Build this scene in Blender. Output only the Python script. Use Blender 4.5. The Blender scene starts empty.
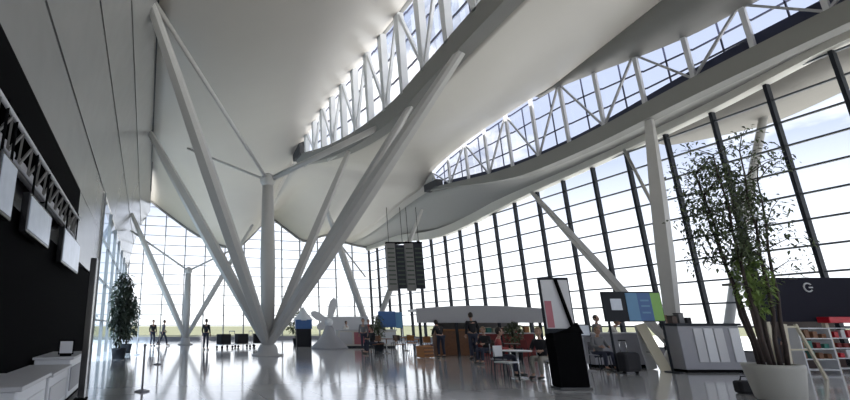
import bpy, bmesh, math, random
from mathutils import Vector, Matrix, Euler
random.seed(7)
C = bpy.context.scene.collection
PI = math.pi
YAW = math.radians(-14.3)

# ------------------------------------------------------------------ materials
def mat(name, col, rough=0.6, metal=0.0, var=0.0, scale=4.0, emit=0.0, spec=0.5, bump=0.0, ecol=None):
    m = bpy.data.materials.new(name); m.use_nodes = True
    nt = m.node_tree; b = nt.nodes['Principled BSDF']
    b.inputs['Base Color'].default_value = (*col, 1)
    b.inputs['Roughness'].default_value = rough
    b.inputs['Metallic'].default_value = metal
    b.inputs['Specular IOR Level'].default_value = spec
    tc = nt.nodes.new('ShaderNodeTexCoord')
    n = nt.nodes.new('ShaderNodeTexNoise'); n.inputs['Scale'].default_value = scale
    n.inputs['Detail'].default_value = 4
    nt.links.new(tc.outputs['Object'], n.inputs['Vector'])
    r = nt.nodes.new('ShaderNodeMixRGB'); r.blend_type = 'MIX'
    v = max(var, 0.03)
    r.inputs[1].default_value = (*[c*(1-v) for c in col], 1)
    r.inputs[2].default_value = (*[min(1, c*(1+v)) for c in col], 1)
    nt.links.new(n.outputs['Fac'], r.inputs[0]); nt.links.new(r.outputs[0], b.inputs['Base Color'])
    if bump:
        bp = nt.nodes.new('ShaderNodeBump'); bp.inputs['Strength'].default_value = bump
        nt.links.new(n.outputs['Fac'], bp.inputs['Height']); nt.links.new(bp.outputs[0], b.inputs['Normal'])
    if emit:
        b.inputs['Emission Color'].default_value = (*(ecol or col), 1)
        b.inputs['Emission Strength'].default_value = emit
    return m

def glass(name, tint, refl=1.0):
    m = bpy.data.materials.new(name); m.use_nodes = True
    nt = m.node_tree; nt.nodes.clear()
    o = nt.nodes.new('ShaderNodeOutputMaterial'); mx = nt.nodes.new('ShaderNodeMixShader')
    t = nt.nodes.new('ShaderNodeBsdfTransparent'); t.inputs[0].default_value = (*tint, 1)
    g = nt.nodes.new('ShaderNodeBsdfGlossy'); g.inputs['Roughness'].default_value = 0.02
    f = nt.nodes.new('ShaderNodeFresnel'); f.inputs[0].default_value = 1.3
    mu = nt.nodes.new('ShaderNodeMath'); mu.operation = 'MULTIPLY'; mu.inputs[1].default_value = refl
    nt.links.new(f.outputs[0], mu.inputs[0]); nt.links.new(mu.outputs[0], mx.inputs[0])
    nt.links.new(t.outputs[0], mx.inputs[1]); nt.links.new(g.outputs[0], mx.inputs[2])
    nt.links.new(mx.outputs[0], o.inputs[0])
    return m

M = {}
M['shell'] = mat('shell_lining', (.47, .44, .395), .42, var=.04, scale=.6)
M['rooftop'] = mat('roof_membrane', (.80, .80, .80), .6)
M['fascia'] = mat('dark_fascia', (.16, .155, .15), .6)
M['soffit'] = mat('grey_soffit', (.36, .35, .33), .55)
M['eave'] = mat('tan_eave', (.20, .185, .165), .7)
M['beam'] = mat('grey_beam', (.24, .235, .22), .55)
M['cornice'] = mat('cream_cornice', (.62, .60, .55), .6)
M['panel'] = mat('satin_wall_panel', (.27, .268, .26), .2, var=.08, scale=1.5)
M['groove'] = mat('panel_joint', (.06, .06, .065), .7)
M['wall'] = mat('plain_wall', (.75, .75, .73), .7)
M['mull'] = mat('dark_mullion', (.02, .023, .03), .6, spec=.2)
M['mull_lt'] = mat('pale_glazing_bar', (.26, .27, .28), .5)
M['bar'] = mat('glazing_bar', (.07, .08, .095), .5)
M['glass'] = glass('clear_glass', (.93, .96, .97))
M['glassc'] = glass('roof_glass', (.95, .97, .99), .3)
M['glassb'] = glass('blue_glass', (.42, .54, .66))
M['steel'] = mat('painted_steel', (.46, .45, .435), .4, var=.04)
M['steel2'] = mat('white_truss_steel', (.72, .73, .74), .45)
M['blueframe'] = mat('blue_black_sill', (.02, .025, .06), .5)
M['black'] = mat('matt_black', (.004, .004, .0045), .95, spec=.05)
M['navy'] = mat('dark_navy', (.018, .018, .028), .8, spec=.1)
M['blackg'] = mat('gloss_black', (.012, .012, .014), .18)
M['white'] = mat('white_laminate', (.66, .67, .70), .3)
M['grey'] = mat('grey_panel', (.30, .30, .33), .45)
M['pav'] = mat('pavilion_grey', (.36, .36, .38), .5)
M['lgrey'] = mat('light_grey_panel', (.55, .55, .57), .4)
M['chrome'] = mat('brushed_chrome', (.7, .7, .7), .22, metal=1)
M['blue'] = mat('blue_panel', (.03, .11, .30), .4)
M['blue2'] = mat('pale_blue_panel', (.09, .24, .42), .4)
M['green'] = mat('lime_panel', (.20, .42, .08), .4)
M['red'] = mat('red_panel', (.55, .012, .03), .4)
M['dred'] = mat('dark_red_cloth', (.20, .03, .03), .8)
M['pink'] = mat('pink_print', (.42, .14, .17), .6)
M['wood'] = mat('brown_wood', (.20, .085, .035), .5, var=.3, scale=9)
M['dwood'] = mat('dark_wood', (.06, .03, .02), .5, var=.3, scale=9)
M['orange'] = mat('orange_box', (.42, .17, .05), .6)
M['teal'] = mat('teal_box', (.05, .22, .18), .6)
M['cream'] = mat('cream_box', (.6, .55, .42), .6)
M['screen'] = mat('lit_screen', (.22, .24, .29), .2, emit=.09, ecol=(.75, .85, 1.0), var=.35, scale=3)
M['leaf'] = mat('leaf_green', (.075, .10, .045), .5, var=.5, scale=6)
M['leafg'] = mat('fresh_leaf_green', (.17, .25, .06), .5, var=.4, scale=6)
M['leafd'] = mat('dark_leaf', (.03, .045, .03), .5, var=.5, scale=3)
M['bark'] = mat('dark_bark', (.05, .035, .03), .8, var=.4, scale=20, bump=.4)
M['soil'] = mat('soil', (.03, .02, .015), .9, bump=.5, scale=30)
M['pot'] = mat('beige_pot', (.42, .41, .37), .5)
M['skin'] = mat('skin', (.45, .27, .20), .55)
M['hair'] = mat('dark_hair', (.03, .02, .015), .6)
M['hairb'] = mat('fair_hair', (.25, .17, .09), .6)
M['denim'] = mat('dark_trousers', (.03, .035, .06), .8)
M['khaki'] = mat('pale_trousers', (.32, .30, .26), .8)
M['coat'] = mat('black_coat', (.012, .012, .016), .8)
M['greyc'] = mat('grey_jumper', (.18, .18, .19), .8)
M['redc'] = mat('red_jumper', (.32, .06, .06), .8)
M['whitec'] = mat('white_shirt', (.65, .63, .60), .8)
M['shoe'] = mat('shoe_leather', (.02, .018, .016), .5)
M['eye'] = mat('eye', (.02, .02, .02), .3)
M['can'] = mat('canvas_white', (.75, .77, .80), .8)
M['ground'] = mat('airfield_grass', (.09, .092, .05), .9, var=.3, scale=.02)
M['apron'] = mat('concrete_apron', (.62, .62, .60), .85, var=.1, scale=.3)

def floor_mat():
    m = bpy.data.materials.new('polished_floor_tiles'); m.use_nodes = True
    nt = m.node_tree; b = nt.nodes['Principled BSDF']
    tc = nt.nodes.new('ShaderNodeTexCoord')
    br = nt.nodes.new('ShaderNodeTexBrick'); br.offset = 0
    br.inputs['Scale'].default_value = 1.0
    br.inputs['Brick Width'].default_value = 1.2; br.inputs['Row Height'].default_value = 1.2
    br.inputs['Mortar Size'].default_value = .012
    br.inputs['Color1'].default_value = (.60, .60, .62, 1); br.inputs['Color2'].default_value = (.66, .66, .675, 1)
    br.inputs['Mortar'].default_value = (.3, .3, .31, 1)
    nt.links.new(tc.outputs['Object'], br.inputs['Vector'])
    n = nt.nodes.new('ShaderNodeTexNoise'); n.inputs['Scale'].default_value = .8; n.inputs['Detail'].default_value = 6
    nt.links.new(tc.outputs['Object'], n.inputs['Vector'])
    mr = nt.nodes.new('ShaderNodeMapRange'); mr.inputs['To Min'].default_value = .07; mr.inputs['To Max'].default_value = .17
    nt.links.new(n.outputs['Fac'], mr.inputs['Value']); nt.links.new(mr.outputs[0], b.inputs['Roughness'])
    nt.links.new(br.outputs['Color'], b.inputs['Base Color'])
    b.inputs['Specular IOR Level'].default_value = .9
    b.inputs['Coat Weight'].default_value = .5; b.inputs['Coat Roughness'].default_value = .08
    return m
M['floor'] = floor_mat()

# ------------------------------------------------------------------ geometry helpers
class MB:
    def __init__(s): s.bm = bmesh.new()
    def box(s, x0, x1, y0, y1, z0, z1, bev=0.0, rot=None, at=None):
        r = bmesh.ops.create_cube(s.bm, size=1)
        vs = r['verts']
        c = Vector(((x0+x1)/2, (y0+y1)/2, (z0+z1)/2)); d = (abs(x1-x0), abs(y1-y0), abs(z1-z0))
        for v in vs: v.co = Vector((v.co.x*d[0], v.co.y*d[1], v.co.z*d[2]))
        if bev:
            es = list({e for v in vs for e in v.link_edges})
            g = bmesh.ops.bevel(s.bm, geom=es, offset=min(bev, min(d)*.45), segments=2, affect='EDGES', profile=.5)
            vs = list({v for f in g['faces'] for v in f.verts} | {v for v in vs if v.is_valid})
        for v in vs:
            if rot: v.co = rot @ v.co
            v.co += c
        return s
    def bar(s, a, b, w, h, up=(0, 0, 1), w2=None, h2=None):
        a = Vector(a); b = Vector(b); d = (b-a).normalized(); up = Vector(up)
        if abs(d.dot(up)) > .98: up = Vector((0, 1, 0))
        sx = d.cross(up).normalized(); sy = sx.cross(d).normalized()
        w2 = w if w2 is None else w2; h2 = h if h2 is None else h2
        vs = []
        for p, ww, hh in ((a, w, h), (b, w2, h2)):
            for i, j in ((-1, -1), (1, -1), (1, 1), (-1, 1)):
                vs.append(s.bm.verts.new(p + sx*i*ww/2 + sy*j*hh/2))
        for q in ((3, 2, 1, 0), (4, 5, 6, 7)): s.bm.faces.new([vs[k] for k in q])
        for i in range(4): s.bm.faces.new([vs[i], vs[(i+1) % 4], vs[4+(i+1) % 4], vs[4+i]])
        return s
    def tube(s, pts, rads, n=12, caps=True, sy=1.0):
        pts = [Vector(p) for p in pts]
        if not isinstance(rads, (list, tuple)): rads = [rads]*len(pts)
        rings = []; ref = None
        for i, p in enumerate(pts):
            d = (pts[min(i+1, len(pts)-1)] - pts[max(i-1, 0)]).normalized()
            if ref is None: ref = Vector((0, 0, 1)) if abs(d.z) < .9 else Vector((1, 0, 0))
            sx = d.cross(ref).normalized(); syv = sx.cross(d).normalized(); ref = syv
            rings.append([s.bm.verts.new(p + (sx*math.cos(t)+syv*math.sin(t)*sy)*rads[i]) for t in [2*PI*k/n for k in range(n)]])
        for r0, r1 in zip(rings, rings[1:]):
            for k in range(n):
                f = s.bm.faces.new([r0[k], r0[(k+1) % n], r1[(k+1) % n], r1[k]]); f.smooth = True
        if caps:
            s.bm.faces.new(list(reversed(rings[0]))); s.bm.faces.new(rings[-1])
        return s
    def lathe(s, prof, n=24, c=(0, 0), cap=True):
        rings = [[s.bm.verts.new((c[0]+r*math.cos(2*PI*k/n), c[1]+r*math.sin(2*PI*k/n), z)) for k in range(n)] for r, z in prof]
        for r0, r1 in zip(rings, rings[1:]):
            for k in range(n):
                f = s.bm.faces.new([r0[k], r0[(k+1) % n], r1[(k+1) % n], r1[k]]); f.smooth = True
        if cap:
            s.bm.faces.new(list(reversed(rings[0]))); s.bm.faces.new(rings[-1])
        return s
    def grid(s, rows):
        vs = [[s.bm.verts.new(p) for p in r] for r in rows]
        for a, b in zip(vs, vs[1:]):
            for i in range(len(a)-1):
                f = s.bm.faces.new([a[i], a[i+1], b[i+1], b[i]]); f.smooth = True
        return s
    def quad(s, *p):
        s.bm.faces.new([s.bm.verts.new(q) for q in p]); return s
    def prism(s, poly, d0, d1, axis='y'):
        def P(u, v, d): return {'y': (u, d, v), 'x': (d, u, v), 'z': (u, v, d)}[axis]
        a = [s.bm.verts.new(P(u, v, d0)) for u, v in poly]; b = [s.bm.verts.new(P(u, v, d1)) for u, v in poly]
        n = len(poly); s.bm.faces.new(a); s.bm.faces.new(list(reversed(b)))
        for i in range(n): s.bm.faces.new([a[i], b[i], b[(i+1) % n], a[(i+1) % n]])
        return s
    def ball(s, c, r, sc=(1, 1, 1), n=14):
        g = bmesh.ops.create_uvsphere(s.bm, u_segments=n, v_segments=max(6, n*2//3), radius=r)
        for v in g['verts']: v.co = Vector((v.co.x*sc[0], v.co.y*sc[1], v.co.z*sc[2])) + Vector(c)
        for f in {f for v in g['verts'] for f in v.link_faces}: f.smooth = True
        return s
    def build(s, name, m, parent=None, off=False, norm=True):
        if norm: bmesh.ops.recalc_face_normals(s.bm, faces=s.bm.faces)
        if off and parent is not None:
            root = parent
            while root.parent: root = root.parent
            for v in s.bm.verts: v.co -= root.location
        me = bpy.data.meshes.new(name); s.bm.to_mesh(me); s.bm.free()
        for mm in (m if isinstance(m, (list, tuple)) else [m]): me.materials.append(mm)
        o = bpy.data.objects.new(name, me); C.objects.link(o)
        if parent is not None: o.parent = parent
        return o

def tag(o, label, cat, group=None, kind=None):
    o['label'] = label
    if cat: o['category'] = cat
    if group: o['group'] = group
    if kind: o['kind'] = kind
    return o
def thing(name, label, cat, loc=(0, 0, 0), rz=0.0, group=None, kind=None):
    o = bpy.data.objects.new(name, None); C.objects.link(o)
    o.location = loc; o.rotation_euler = (0, 0, rz); o.empty_display_size = .2
    return tag(o, label, cat, group, kind)
def struct(o, label=None, cat='wall'):
    o['kind'] = 'structure'
    if label: o['label'] = label
    o['category'] = cat
    return o
def copy_tree(o, parent=None):
    c = o.copy(); C.objects.link(c)
    if parent is not None: c.parent = parent
    for ch in list(o.children): copy_tree(ch, c)
    return c
def interp(pts, x):
    if x <= pts[0][0]: return pts[0][1]
    for (a, va), (b, vb) in zip(pts, pts[1:]):
        if x <= b:
            i = [q[0] for q in pts].index(a); t = (x-a)/(b-a)
            def sl(j):
                j0, j1 = max(0, j-1), min(len(pts)-1, j+1)
                return (pts[j1][1]-pts[j0][1])/(pts[j1][0]-pts[j0][0])
            h = b-a; m0, m1 = sl(i)*h, sl(i+1)*h
            return (2*t**3-3*t*t+1)*va+(t**3-2*t*t+t)*m0+(-2*t**3+3*t*t)*vb+(t**3-t*t)*m1
    return pts[-1][1]

# ------------------------------------------------------------------ roof curves (heights along the hall)
c1b = [(-8, 12.2), (4, 12.0), (10.6, 11.45), (14.3, 11.0), (16.5, 10.75), (20, 10.95), (24.3, 11.7), (29.5, 13.1)]
c1t = [(-8, 15.0), (10, 14.7), (22, 14.55), (26, 14.4), (29.5, 13.7), (31, 13.3)]
c2b = [(-8, 12.2), (8, 11.5), (12.5, 11.25), (18, 10.8), (23.3, 10.85), (29.7, 11.7), (32, 12.0)]
c2t = [(-8, 13.3), (10, 13.2), (12, 13.2), (14.3, 13.5), (16.3, 13.85), (19, 14.25), (22, 14.2), (26, 13.95), (30.4, 13.2), (32, 12.3)]
ft = [(-8, 12.6), (9, 11.65), (13.4, 11.0), (19, 10.45), (25, 9.95), (30, 9.3), (36, 8.75), (42, 9.2), (48, 10.1)]
XB, XC, XF = 10.0, 21.5, 24.0
farp = [(-1.6, 14.6), (-.25, 13.8), (1.25, 12.7), (5.0, 10.3), (8.65, 9.3), (10.3, 10.6), (12.3, 12.6), (14.2, 11.6), (16.2, 10.4), (19, 11.1), (21.5, 10.3), (24, 9.9), (24.6, 9.9)]
Y0, Y1 = -8.0, 48.0
NY = 90
ys = [Y0+(Y1-Y0)*i/NY for i in range(NY+1)]

def blend(y): 
    t = max(0, min(1, (y-30)/16.0)); return t*t*(3-2*t)
def shell(name, xl, xr, zl, zr, bulge, label, nx=22, xrf=None, mt='shell'):
    m = MB(); rows = []
    for y in ys:
        r = []
        for i in range(nx+1):
            u = i/nx; x = xl+((xrf(y) if xrf else xr)-xl)*u
            z0 = zl(y)+(zr(y)-zl(y))*u - bulge*4*u*(1-u)
            s = blend(y)
            r.append((x, y, z0*(1-s)+interp(farp, x)*s))
        rows.append(r)
    m.grid(rows)
    o = m.build(name, [M['rooftop'], M[mt]], norm=False)
    # make undersides face down
    sd = o.modifiers.new('t', 'SOLIDIFY'); sd.thickness = .3; sd.offset = 1.0 if True else -1
    sd.material_offset = 1; sd.material_offset_rim = 1
    return struct(o, label, 'ceiling')
def flat(y, v): return v
zE = lambda y: 12.5 if y < 30 else 12.5
z1t = lambda y: interp(c1t, y) + max(0, (16-y))*.05
sl2 = lambda y: interp(c1b, y) - .75*max(0, min(1, (31-y)/5)) if y < 31 else 13.3
z2r = lambda y: max(interp(c2t, y), 14.25 if y < 20 else 0) if y < 32 else 12.2
z3l = lambda y: interp(c2b, y) - (.35-.25*max(0, min(1, (y-22)/7))) if y < 32 else 12.0
zft = lambda y: interp(ft, y)*(1-blend(y))+9.9*blend(y)
shell('ceiling', -.25, XB, zE, z1t, .9, 'smooth grey arched ceiling shell over the left part of the hall')
fold = lambda y: XC-.3-max(0, min(3.0, (19-y)*.21))
shell('ceiling', XB+.3, XC-.3, sl2, z2r, .35, 'smooth pale ceiling shell between the two clerestories', xrf=fold)
shell('ceiling', XC+.2, XF+.1, z3l, zft, 0.0, 'narrow grey ceiling strip above the tall glass facade', nx=6, mt='soffit')
# strip closing shell joints beyond the clerestories
for nm, xa, xb, ya, fa, fb in (('trim_1', XB-.1, XB+.4, 28.8, z1t, sl2), ('trim_2', XC-.4, XC+.3, 30.6, z2r, z3l)):
    m = MB(); rows = []
    for y in ys + [ya]:
        pass
    yy = [ya]+[y for y in ys if y > ya]
    for y in yy:
        s = blend(y)
        rows.append([(xa, y, fa(y)*(1-s)+interp(farp, xa)*s), (xb, y, fb(y)*(1-s)+interp(farp, xb)*s)])
    struct(m.grid(rows).build(nm, M['shell']), 'ceiling seam closing strip beyond the clerestory', 'trim')

# eave outside the facade
m = MB(); rows = []
for y in ys:
    if y < 17.5:
        w = 4.2*max(.02, min(1, (17.5-y)/3.5))**.5
        rows.append([(XF+.1, y, zft(y)+.1), (XF+.1+w, y, zft(y)+.1-.12*w/4)])
m.grid(rows)
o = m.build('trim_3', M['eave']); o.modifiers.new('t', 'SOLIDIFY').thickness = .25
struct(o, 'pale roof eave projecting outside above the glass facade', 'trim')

# beams that carry the clerestories
def strip_beam(name, x0, x1, ztop, zbot, m_, label, yend):
    m = MB(); yy = [y for y in ys if y <= yend]
    ring = []
    for y in yy:
        ring.append([m.bm.verts.new(p) for p in ((x0, y, zbot(y)), (x1, y, zbot(y)), (x1, y, ztop(y)), (x0, y, ztop(y)))])
    for a, b in zip(ring, ring[1:]):
        for k in range(4): m.bm.faces.new([a[k], a[(k+1) % 4], b[(k+1) % 4], b[k]])
    m.bm.faces.new(ring[0]); m.bm.faces.new(list(reversed(ring[-1])))
    return struct(m.build(name, m_), label, 'beam')
b1 = lambda y: interp(c1b, y)
b2 = lambda y: interp(c2b, y)
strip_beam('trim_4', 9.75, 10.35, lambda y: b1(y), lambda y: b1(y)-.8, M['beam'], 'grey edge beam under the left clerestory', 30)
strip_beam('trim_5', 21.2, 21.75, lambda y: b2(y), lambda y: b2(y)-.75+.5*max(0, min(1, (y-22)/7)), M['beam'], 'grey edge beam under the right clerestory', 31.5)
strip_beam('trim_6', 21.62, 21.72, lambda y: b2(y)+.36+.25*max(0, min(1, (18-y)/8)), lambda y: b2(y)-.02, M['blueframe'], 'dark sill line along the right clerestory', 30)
strip_beam('trim_7', 23.65, 24.15, lambda y: zft(y)+.3, lambda y: zft(y)-.38, M['cornice'], 'cream cornice along the top of the glass facade', 48)
# dark fascia above clerestory glass
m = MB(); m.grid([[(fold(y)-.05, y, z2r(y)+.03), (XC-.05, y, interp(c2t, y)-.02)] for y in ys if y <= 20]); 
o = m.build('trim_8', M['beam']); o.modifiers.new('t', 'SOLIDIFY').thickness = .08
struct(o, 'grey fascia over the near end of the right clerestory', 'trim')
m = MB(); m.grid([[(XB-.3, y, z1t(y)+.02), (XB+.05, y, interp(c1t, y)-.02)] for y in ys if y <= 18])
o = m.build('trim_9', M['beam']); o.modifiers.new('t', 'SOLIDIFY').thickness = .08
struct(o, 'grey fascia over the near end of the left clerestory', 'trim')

struct(MB().box(XB-.4, XB+.3, 28.9, 30.4, 12.8, 13.8, .05).build('trim_13', M['groove']), 'dark closing louvre at the far tip of the left clerestory', 'trim')
struct(MB().box(XC-.45, XC+.1, 30.0, 31.8, 11.7, 12.3, .05).build('trim_14', M['groove']), 'dark closing louvre at the far tip of the right clerestory', 'trim')
struct(MB().bar((-.28, Y0, 12.62), (-.28, 40, 12.62), .16, .12).build('trim_15', M['groove']), 'dark joint where the left wall meets the ceiling', 'trim')
# ------------------------------------------------------------------ clerestories
def clerestory(name, x, zb, zt, step, yend, label, gx, flare, pw):
    root = thing(name, label, 'window', (x, 10, 11), 0, kind='structure')
    y = -6.0; k = 0; prev = None
    stations = []; dw = .13 if gx > .3 else .09
    while y < yend: stations.append(y); y += step
    for k, y in enumerate(stations):
        b, t = zb(y), zt(y)+.15
        if t-b < .35: continue
        m = MB(); m.bar((x-.10, y, b-.1), (x-.10, y, t), pw, .14 if gx < .3 else .30, (1, 0, 0), pw+flare, .14 if gx < .3 else .30)
        m.build('truss_post', M['steel2'] if gx > .3 else M['lgrey'], root, off=True)
        if k+1 < len(stations):
            y2 = stations[k+1]; b2_, t2 = zb(y2), zt(y2)+.1
            m = MB()
            if k % 2: m.bar((x-.12, y, b), (x-.12, y2, t2), dw, dw)
            else: m.bar((x-.12, y, t), (x-.12, y2, b2_), dw, dw)
            m.build('diagonal_brace', M['steel2'] if gx > .3 else M['pav'], root, off=True)
            m = MB(); m.quad((x+gx, y, b), (x+gx, y2, b2_), (x+gx, y2, t2), (x+gx, y, t))
            m.build('pane', M['glassc'], root, off=True, norm=False)
            m = MB()
            n = 3
            for j in range(0, n+1):
                f = j/n
                m.bar((x+gx-.03, y, b+(t-b)*f), (x+gx-.03, y2, b2_+(t2-b2_)*f), .05, .07)
            ym = (y+y2)/2
            m.bar((x+gx-.03, ym, (b+b2_)/2), (x+gx-.03, ym, (t+t2)/2), .05, .05)
            m.build('glazing_bar', M['blueframe'] if gx < .5 else M['bar'], root, off=True)
    return root
clerestory('window_3', XB, b1, lambda y: interp(c1t, y), 1.55, 29.6, 'long lens shaped clerestory window with white posts over the column', .34, .14, .22)
clerestory('window_4', XC, b2, lambda y: interp(c2t, y), 2.05, 31.6, 'long lens shaped clerestory window nearer the glass facade', .24, .03, .15)

# ------------------------------------------------------------------ tall glass facade on the right
root = thing('window_1', 'tall right hand glass facade with dark vertical mullions', 'window', (XF, 20, 0), 0, kind='structure')
N1 = 28
yk = [48-2.02*k for k in range(N1)]
for k, y in enumerate(yk):
    MB().box(XF-.12, XF+.12, y-.06, y+.06, 0, zft(y)).build('mullion', M['mull'], root, off=True)
    if k+1 < N1:
        y2 = yk[k+1]; za, zb_ = zft(y), zft(y2)
        MB().quad((XF, y, .3), (XF, y2, .3), (XF, y2, zb_), (XF, y, za)).build('pane', M['glass'], root, off=True, norm=False)
        m = MB(); z = .35
        while z < max(za, zb_)+.0:
            if z < min(za, zb_): m.box(XF-.07, XF+.03, y2+.09, y-.09, z-.035, z+.035)
            z += .98
        m.build('glazing_bar', M['bar'], root, off=True)
struct(MB().box(XF-.12, XF+.2, Y0, Y1, 0, .32).build('baseboard_right', M['grey']), 'low grey plinth under the right glass facade', 'baseboard')

# ------------------------------------------------------------------ far glass wall
root = thing('window_2', 'far end glass wall with thin pale bars and a scalloped top', 'window', (11, Y1, 0), 0, kind='structure')
xs = [24-2.05*k for k in range(13)] + [-1.9]
for k, x in enumerate(xs):
    if k: MB().box(x-.05, x+.05, Y1-.1, Y1+.1, 0, max(4, interp(farp, x))).build('mullion', M['mull_lt'], root, off=True)
    if k+1 < len(xs):
        x2 = xs[k+1]
        n = 4; P = [(x+(x2-x)*i/n) for i in range(n+1)]
        m = MB(); m.bm.faces.new([m.bm.verts.new(p) for p in [(x, Y1, .3), (x2, Y1, .3)] + [(q, Y1, interp(farp, q)) for q in reversed(P)]])
        m.build('pane', M['glass'], root, off=True, norm=False)
        m = MB(); z = .4
        while z < 14:
            for qa, qb in zip(P, P[1:]):
                if z < min(interp(farp, qa), interp(farp, qb)): m.box(min(qa, qb), max(qa, qb), Y1-.05, Y1+.03, z-.03, z+.03)
            z += .98
        m.build('glazing_bar', M['mull_lt'], root, off=True)
m = MB(); m.tube([(x, Y1-.15, interp(farp, x)-.05) for x in [-1.6+25.5*i/60 for i in range(61)]], .16, 8)
struct(m.build('trim_10', M['beam']), 'grey curved rim where the ceiling meets the far glass', 'trim')
struct(MB().box(-2, 24, Y1-.12, Y1+.1, 0, .32).build('baseboard_far', M['grey']), 'low grey plinth under the far glass wall', 'baseboard')

# ------------------------------------------------------------------ floor, ground, added rear glass wall
o = MB().box(-3.2, 24.3, Y0-.3, Y1+.3, -.2, 0).build('floor', M['floor']); struct(o, 'polished pale grey tiled floor', 'floor')
g = MB().box(-400, 500, -200, 900, -1.0, -.6).build('outdoor_ground', M['ground']); struct(g, 'dull green airfield grass outside', 'ground')
g = MB().box(-60, 90, -60, 62, -.6, -.35).build('apron_ground', M['apron']); struct(g, 'pale concrete apron outside the terminal', 'ground')
root = thing('rear_fill_window', 'unseen glass end wall behind the camera, added to let in light', 'window', (11, Y0, 0), 0, kind='structure')  # unseen end, glazed by guess so daylight reaches the front faces of things
for k in range(9):
    xa, xb_ = -2.4+k*2.94, -2.4+(k+1)*2.94
    MB().quad((xa, Y0-.1, .3), (xb_, Y0-.1, .3), (xb_, Y0-.1, 15), (xa, Y0-.1, 15)).build('pane', M['glass'], root, off=True, norm=False)
    MB().box(xa-.06, xa+.06, Y0-.25, Y0, 0, 15).build('mullion', M['mull_lt'], root, off=True)
struct(MB().box(-3.2, 24.3, Y0-.3, Y0, 0, .3).build('baseboard_rear', M['grey']), 'low grey plinth under the added rear glass wall', 'baseboard')

# ------------------------------------------------------------------ left wall
prof = [(-2, 5.0), (-2, 6.75), (-1.6, 9.2), (-1.05, 11.1), (-.2, 12.75)]
names = ['wall_left_a', 'b', 'c', 'd']
for i, (a, b) in enumerate(zip(prof, prof[1:])):
    m = MB()
    y0_, y1_ = Y0, (20.0 if i == 0 else Y1)
    nx_, nz_ = (b[1]-a[1]), -(b[0]-a[0]); L = math.hypot(nx_, nz_); g_ = .045
    da = ((b[0]-a[0])/L*g_, (b[1]-a[1])/L*g_)
    A = (a[0]+da[0], a[1]+da[1]); B = (b[0]-da[0], b[1]-da[1])
    t = .1; n_ = (-nx_/L*t, -nz_/L*t) if True else 0
    m.prism([A, B, (B[0]+n_[0], B[1]+n_[1]), (A[0]+n_[0], A[1]+n_[1])], y0_, y1_)
    struct(m.build('wall_left', M['panel']), ['lowest satin grey panel band high on the left wall', 'second satin grey panel band up the left wall', 'third satin grey panel band up the left wall', 'topmost satin grey panel band under the ceiling shell'][i])
m = MB()
for a, b in zip(prof, prof[1:]):
    m.prism([(a[0]-.07, a[1]), (b[0]-.07, b[1]), (b[0]-.25, b[1]), (a[0]-.25, a[1])], Y0, Y1 if a[1] > 6 else 20)
struct(m.build('wall_left_backing', M['groove']), 'dark joints behind the left wall panels')
struct(MB().box(-2.4, -2.0, 13.4, 20, 3.2, 5.03).build('wall_left_end', M['panel']), 'grey panel at the far end of the shop front')
struct(MB().box(-3.2, -2.9, Y0, 20, 0, 8).build('wall_left_outer', M['wall']), 'plain wall behind the left shop front')
struct(MB().box(-3.2, -2.0, 19.8, 20.0, 0, 8).build('wall_left_return', M['wall']), 'return wall closing the left shop front')
struct(MB().box(-2.45, -2.05, 4.0, 19.9, 0, 3.15).build('wall_left_shop', M['black']), 'matt black shop front wall under the screens')
struct(MB().box(-2.9, -1.98, Y0, 13.4, 4.25, 5.02).build('trim_11', M['black']), 'deep black fascia above the screens', 'trim')
struct(MB().box(-2.9, -2.35, Y0, 13.4, 3.1, 4.25).build('trim_12', M['blackg']), 'dark recess behind the screens', 'trim')
# blue glass partition past the shop
root = thing('window_5', 'blue tinted glass side wall beyond the black shop front', 'window', (-2, 34, 0), 0, kind='structure')
for k in range(7):
    y = 20+4*k; y2 = y+4
    MB().quad((-2, y, 0), (-2, y2, 0), (-2, y2, 6.75), (-2, y, 6.75)).build('pane', M['glassb'], root, off=True, norm=False)
    MB().box(-2.08, -1.92, y-.05, y+.05, 0, 6.75).build('mullion', M['mull_lt'], root, off=True)
    m = MB()
    for z in (1.6, 3.3, 5.0): m.box(-2.04, -1.95, y, y2, z-.03, z+.03)
    m.build('glazing_bar', M['mull_lt'], root, off=True)

# lighting rail with duct clutter under the black fascia
root = thing('ceiling_truss', 'dark lattice truss with pale rail under the black fascia', 'truss', (-1.9, 5, 3.7))
MB().tube([(-1.92, 2.0, 4.16), (-1.92, 13.3, 4.16)], .035, 10).build('rail', M['lgrey'], root, off=True)
MB().tube([(-2.02, 2.0, 3.72), (-2.02, 13.3, 3.72)], .03, 10).build('rail', M['grey'], root, off=True)
for i in range(18):
    y = 2.3+i*.6
    MB().bar((-1.92, y, 4.14), (-2.02, y+.3, 3.73), .035, .035).build('lattice_bar', M['fascia'], root, off=True)
    MB().bar((-2.02, y+.3, 3.73), (-1.92, y+.6, 4.14), .035, .035).build('lattice_bar', M['fascia'], root, off=True)
    if i % 3 == 0: MB().bar((-1.92, y, 4.14), (-1.99, y, 4.30), .04, .04).build('hanger', M['black'], root, off=True)
root = thing('air_duct', 'grey ribbed air duct running behind the screens', 'duct', (-2.25, 5, 3.9))
m = MB(); P = []; R = []
for i in range(90): P.append((-2.2, 1.5+i*.13, 3.92)); R.append(.115 if i % 2 else .1)
m.tube(P, R, 14).build('duct_pipe', M['lgrey'], root, off=True)
for y in (2.5, 5, 7.5, 10, 12.5):
    MB().tube([(-2.2, y, 3.92), (-2.2, y+.05, 3.92)], .13, 14).build('clamp', M['black'], root, off=True)
    MB().box(-2.22, -2.18, y, y+.05, 4.03, 4.26).build('hanger', M['black'], root, off=True)
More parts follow.
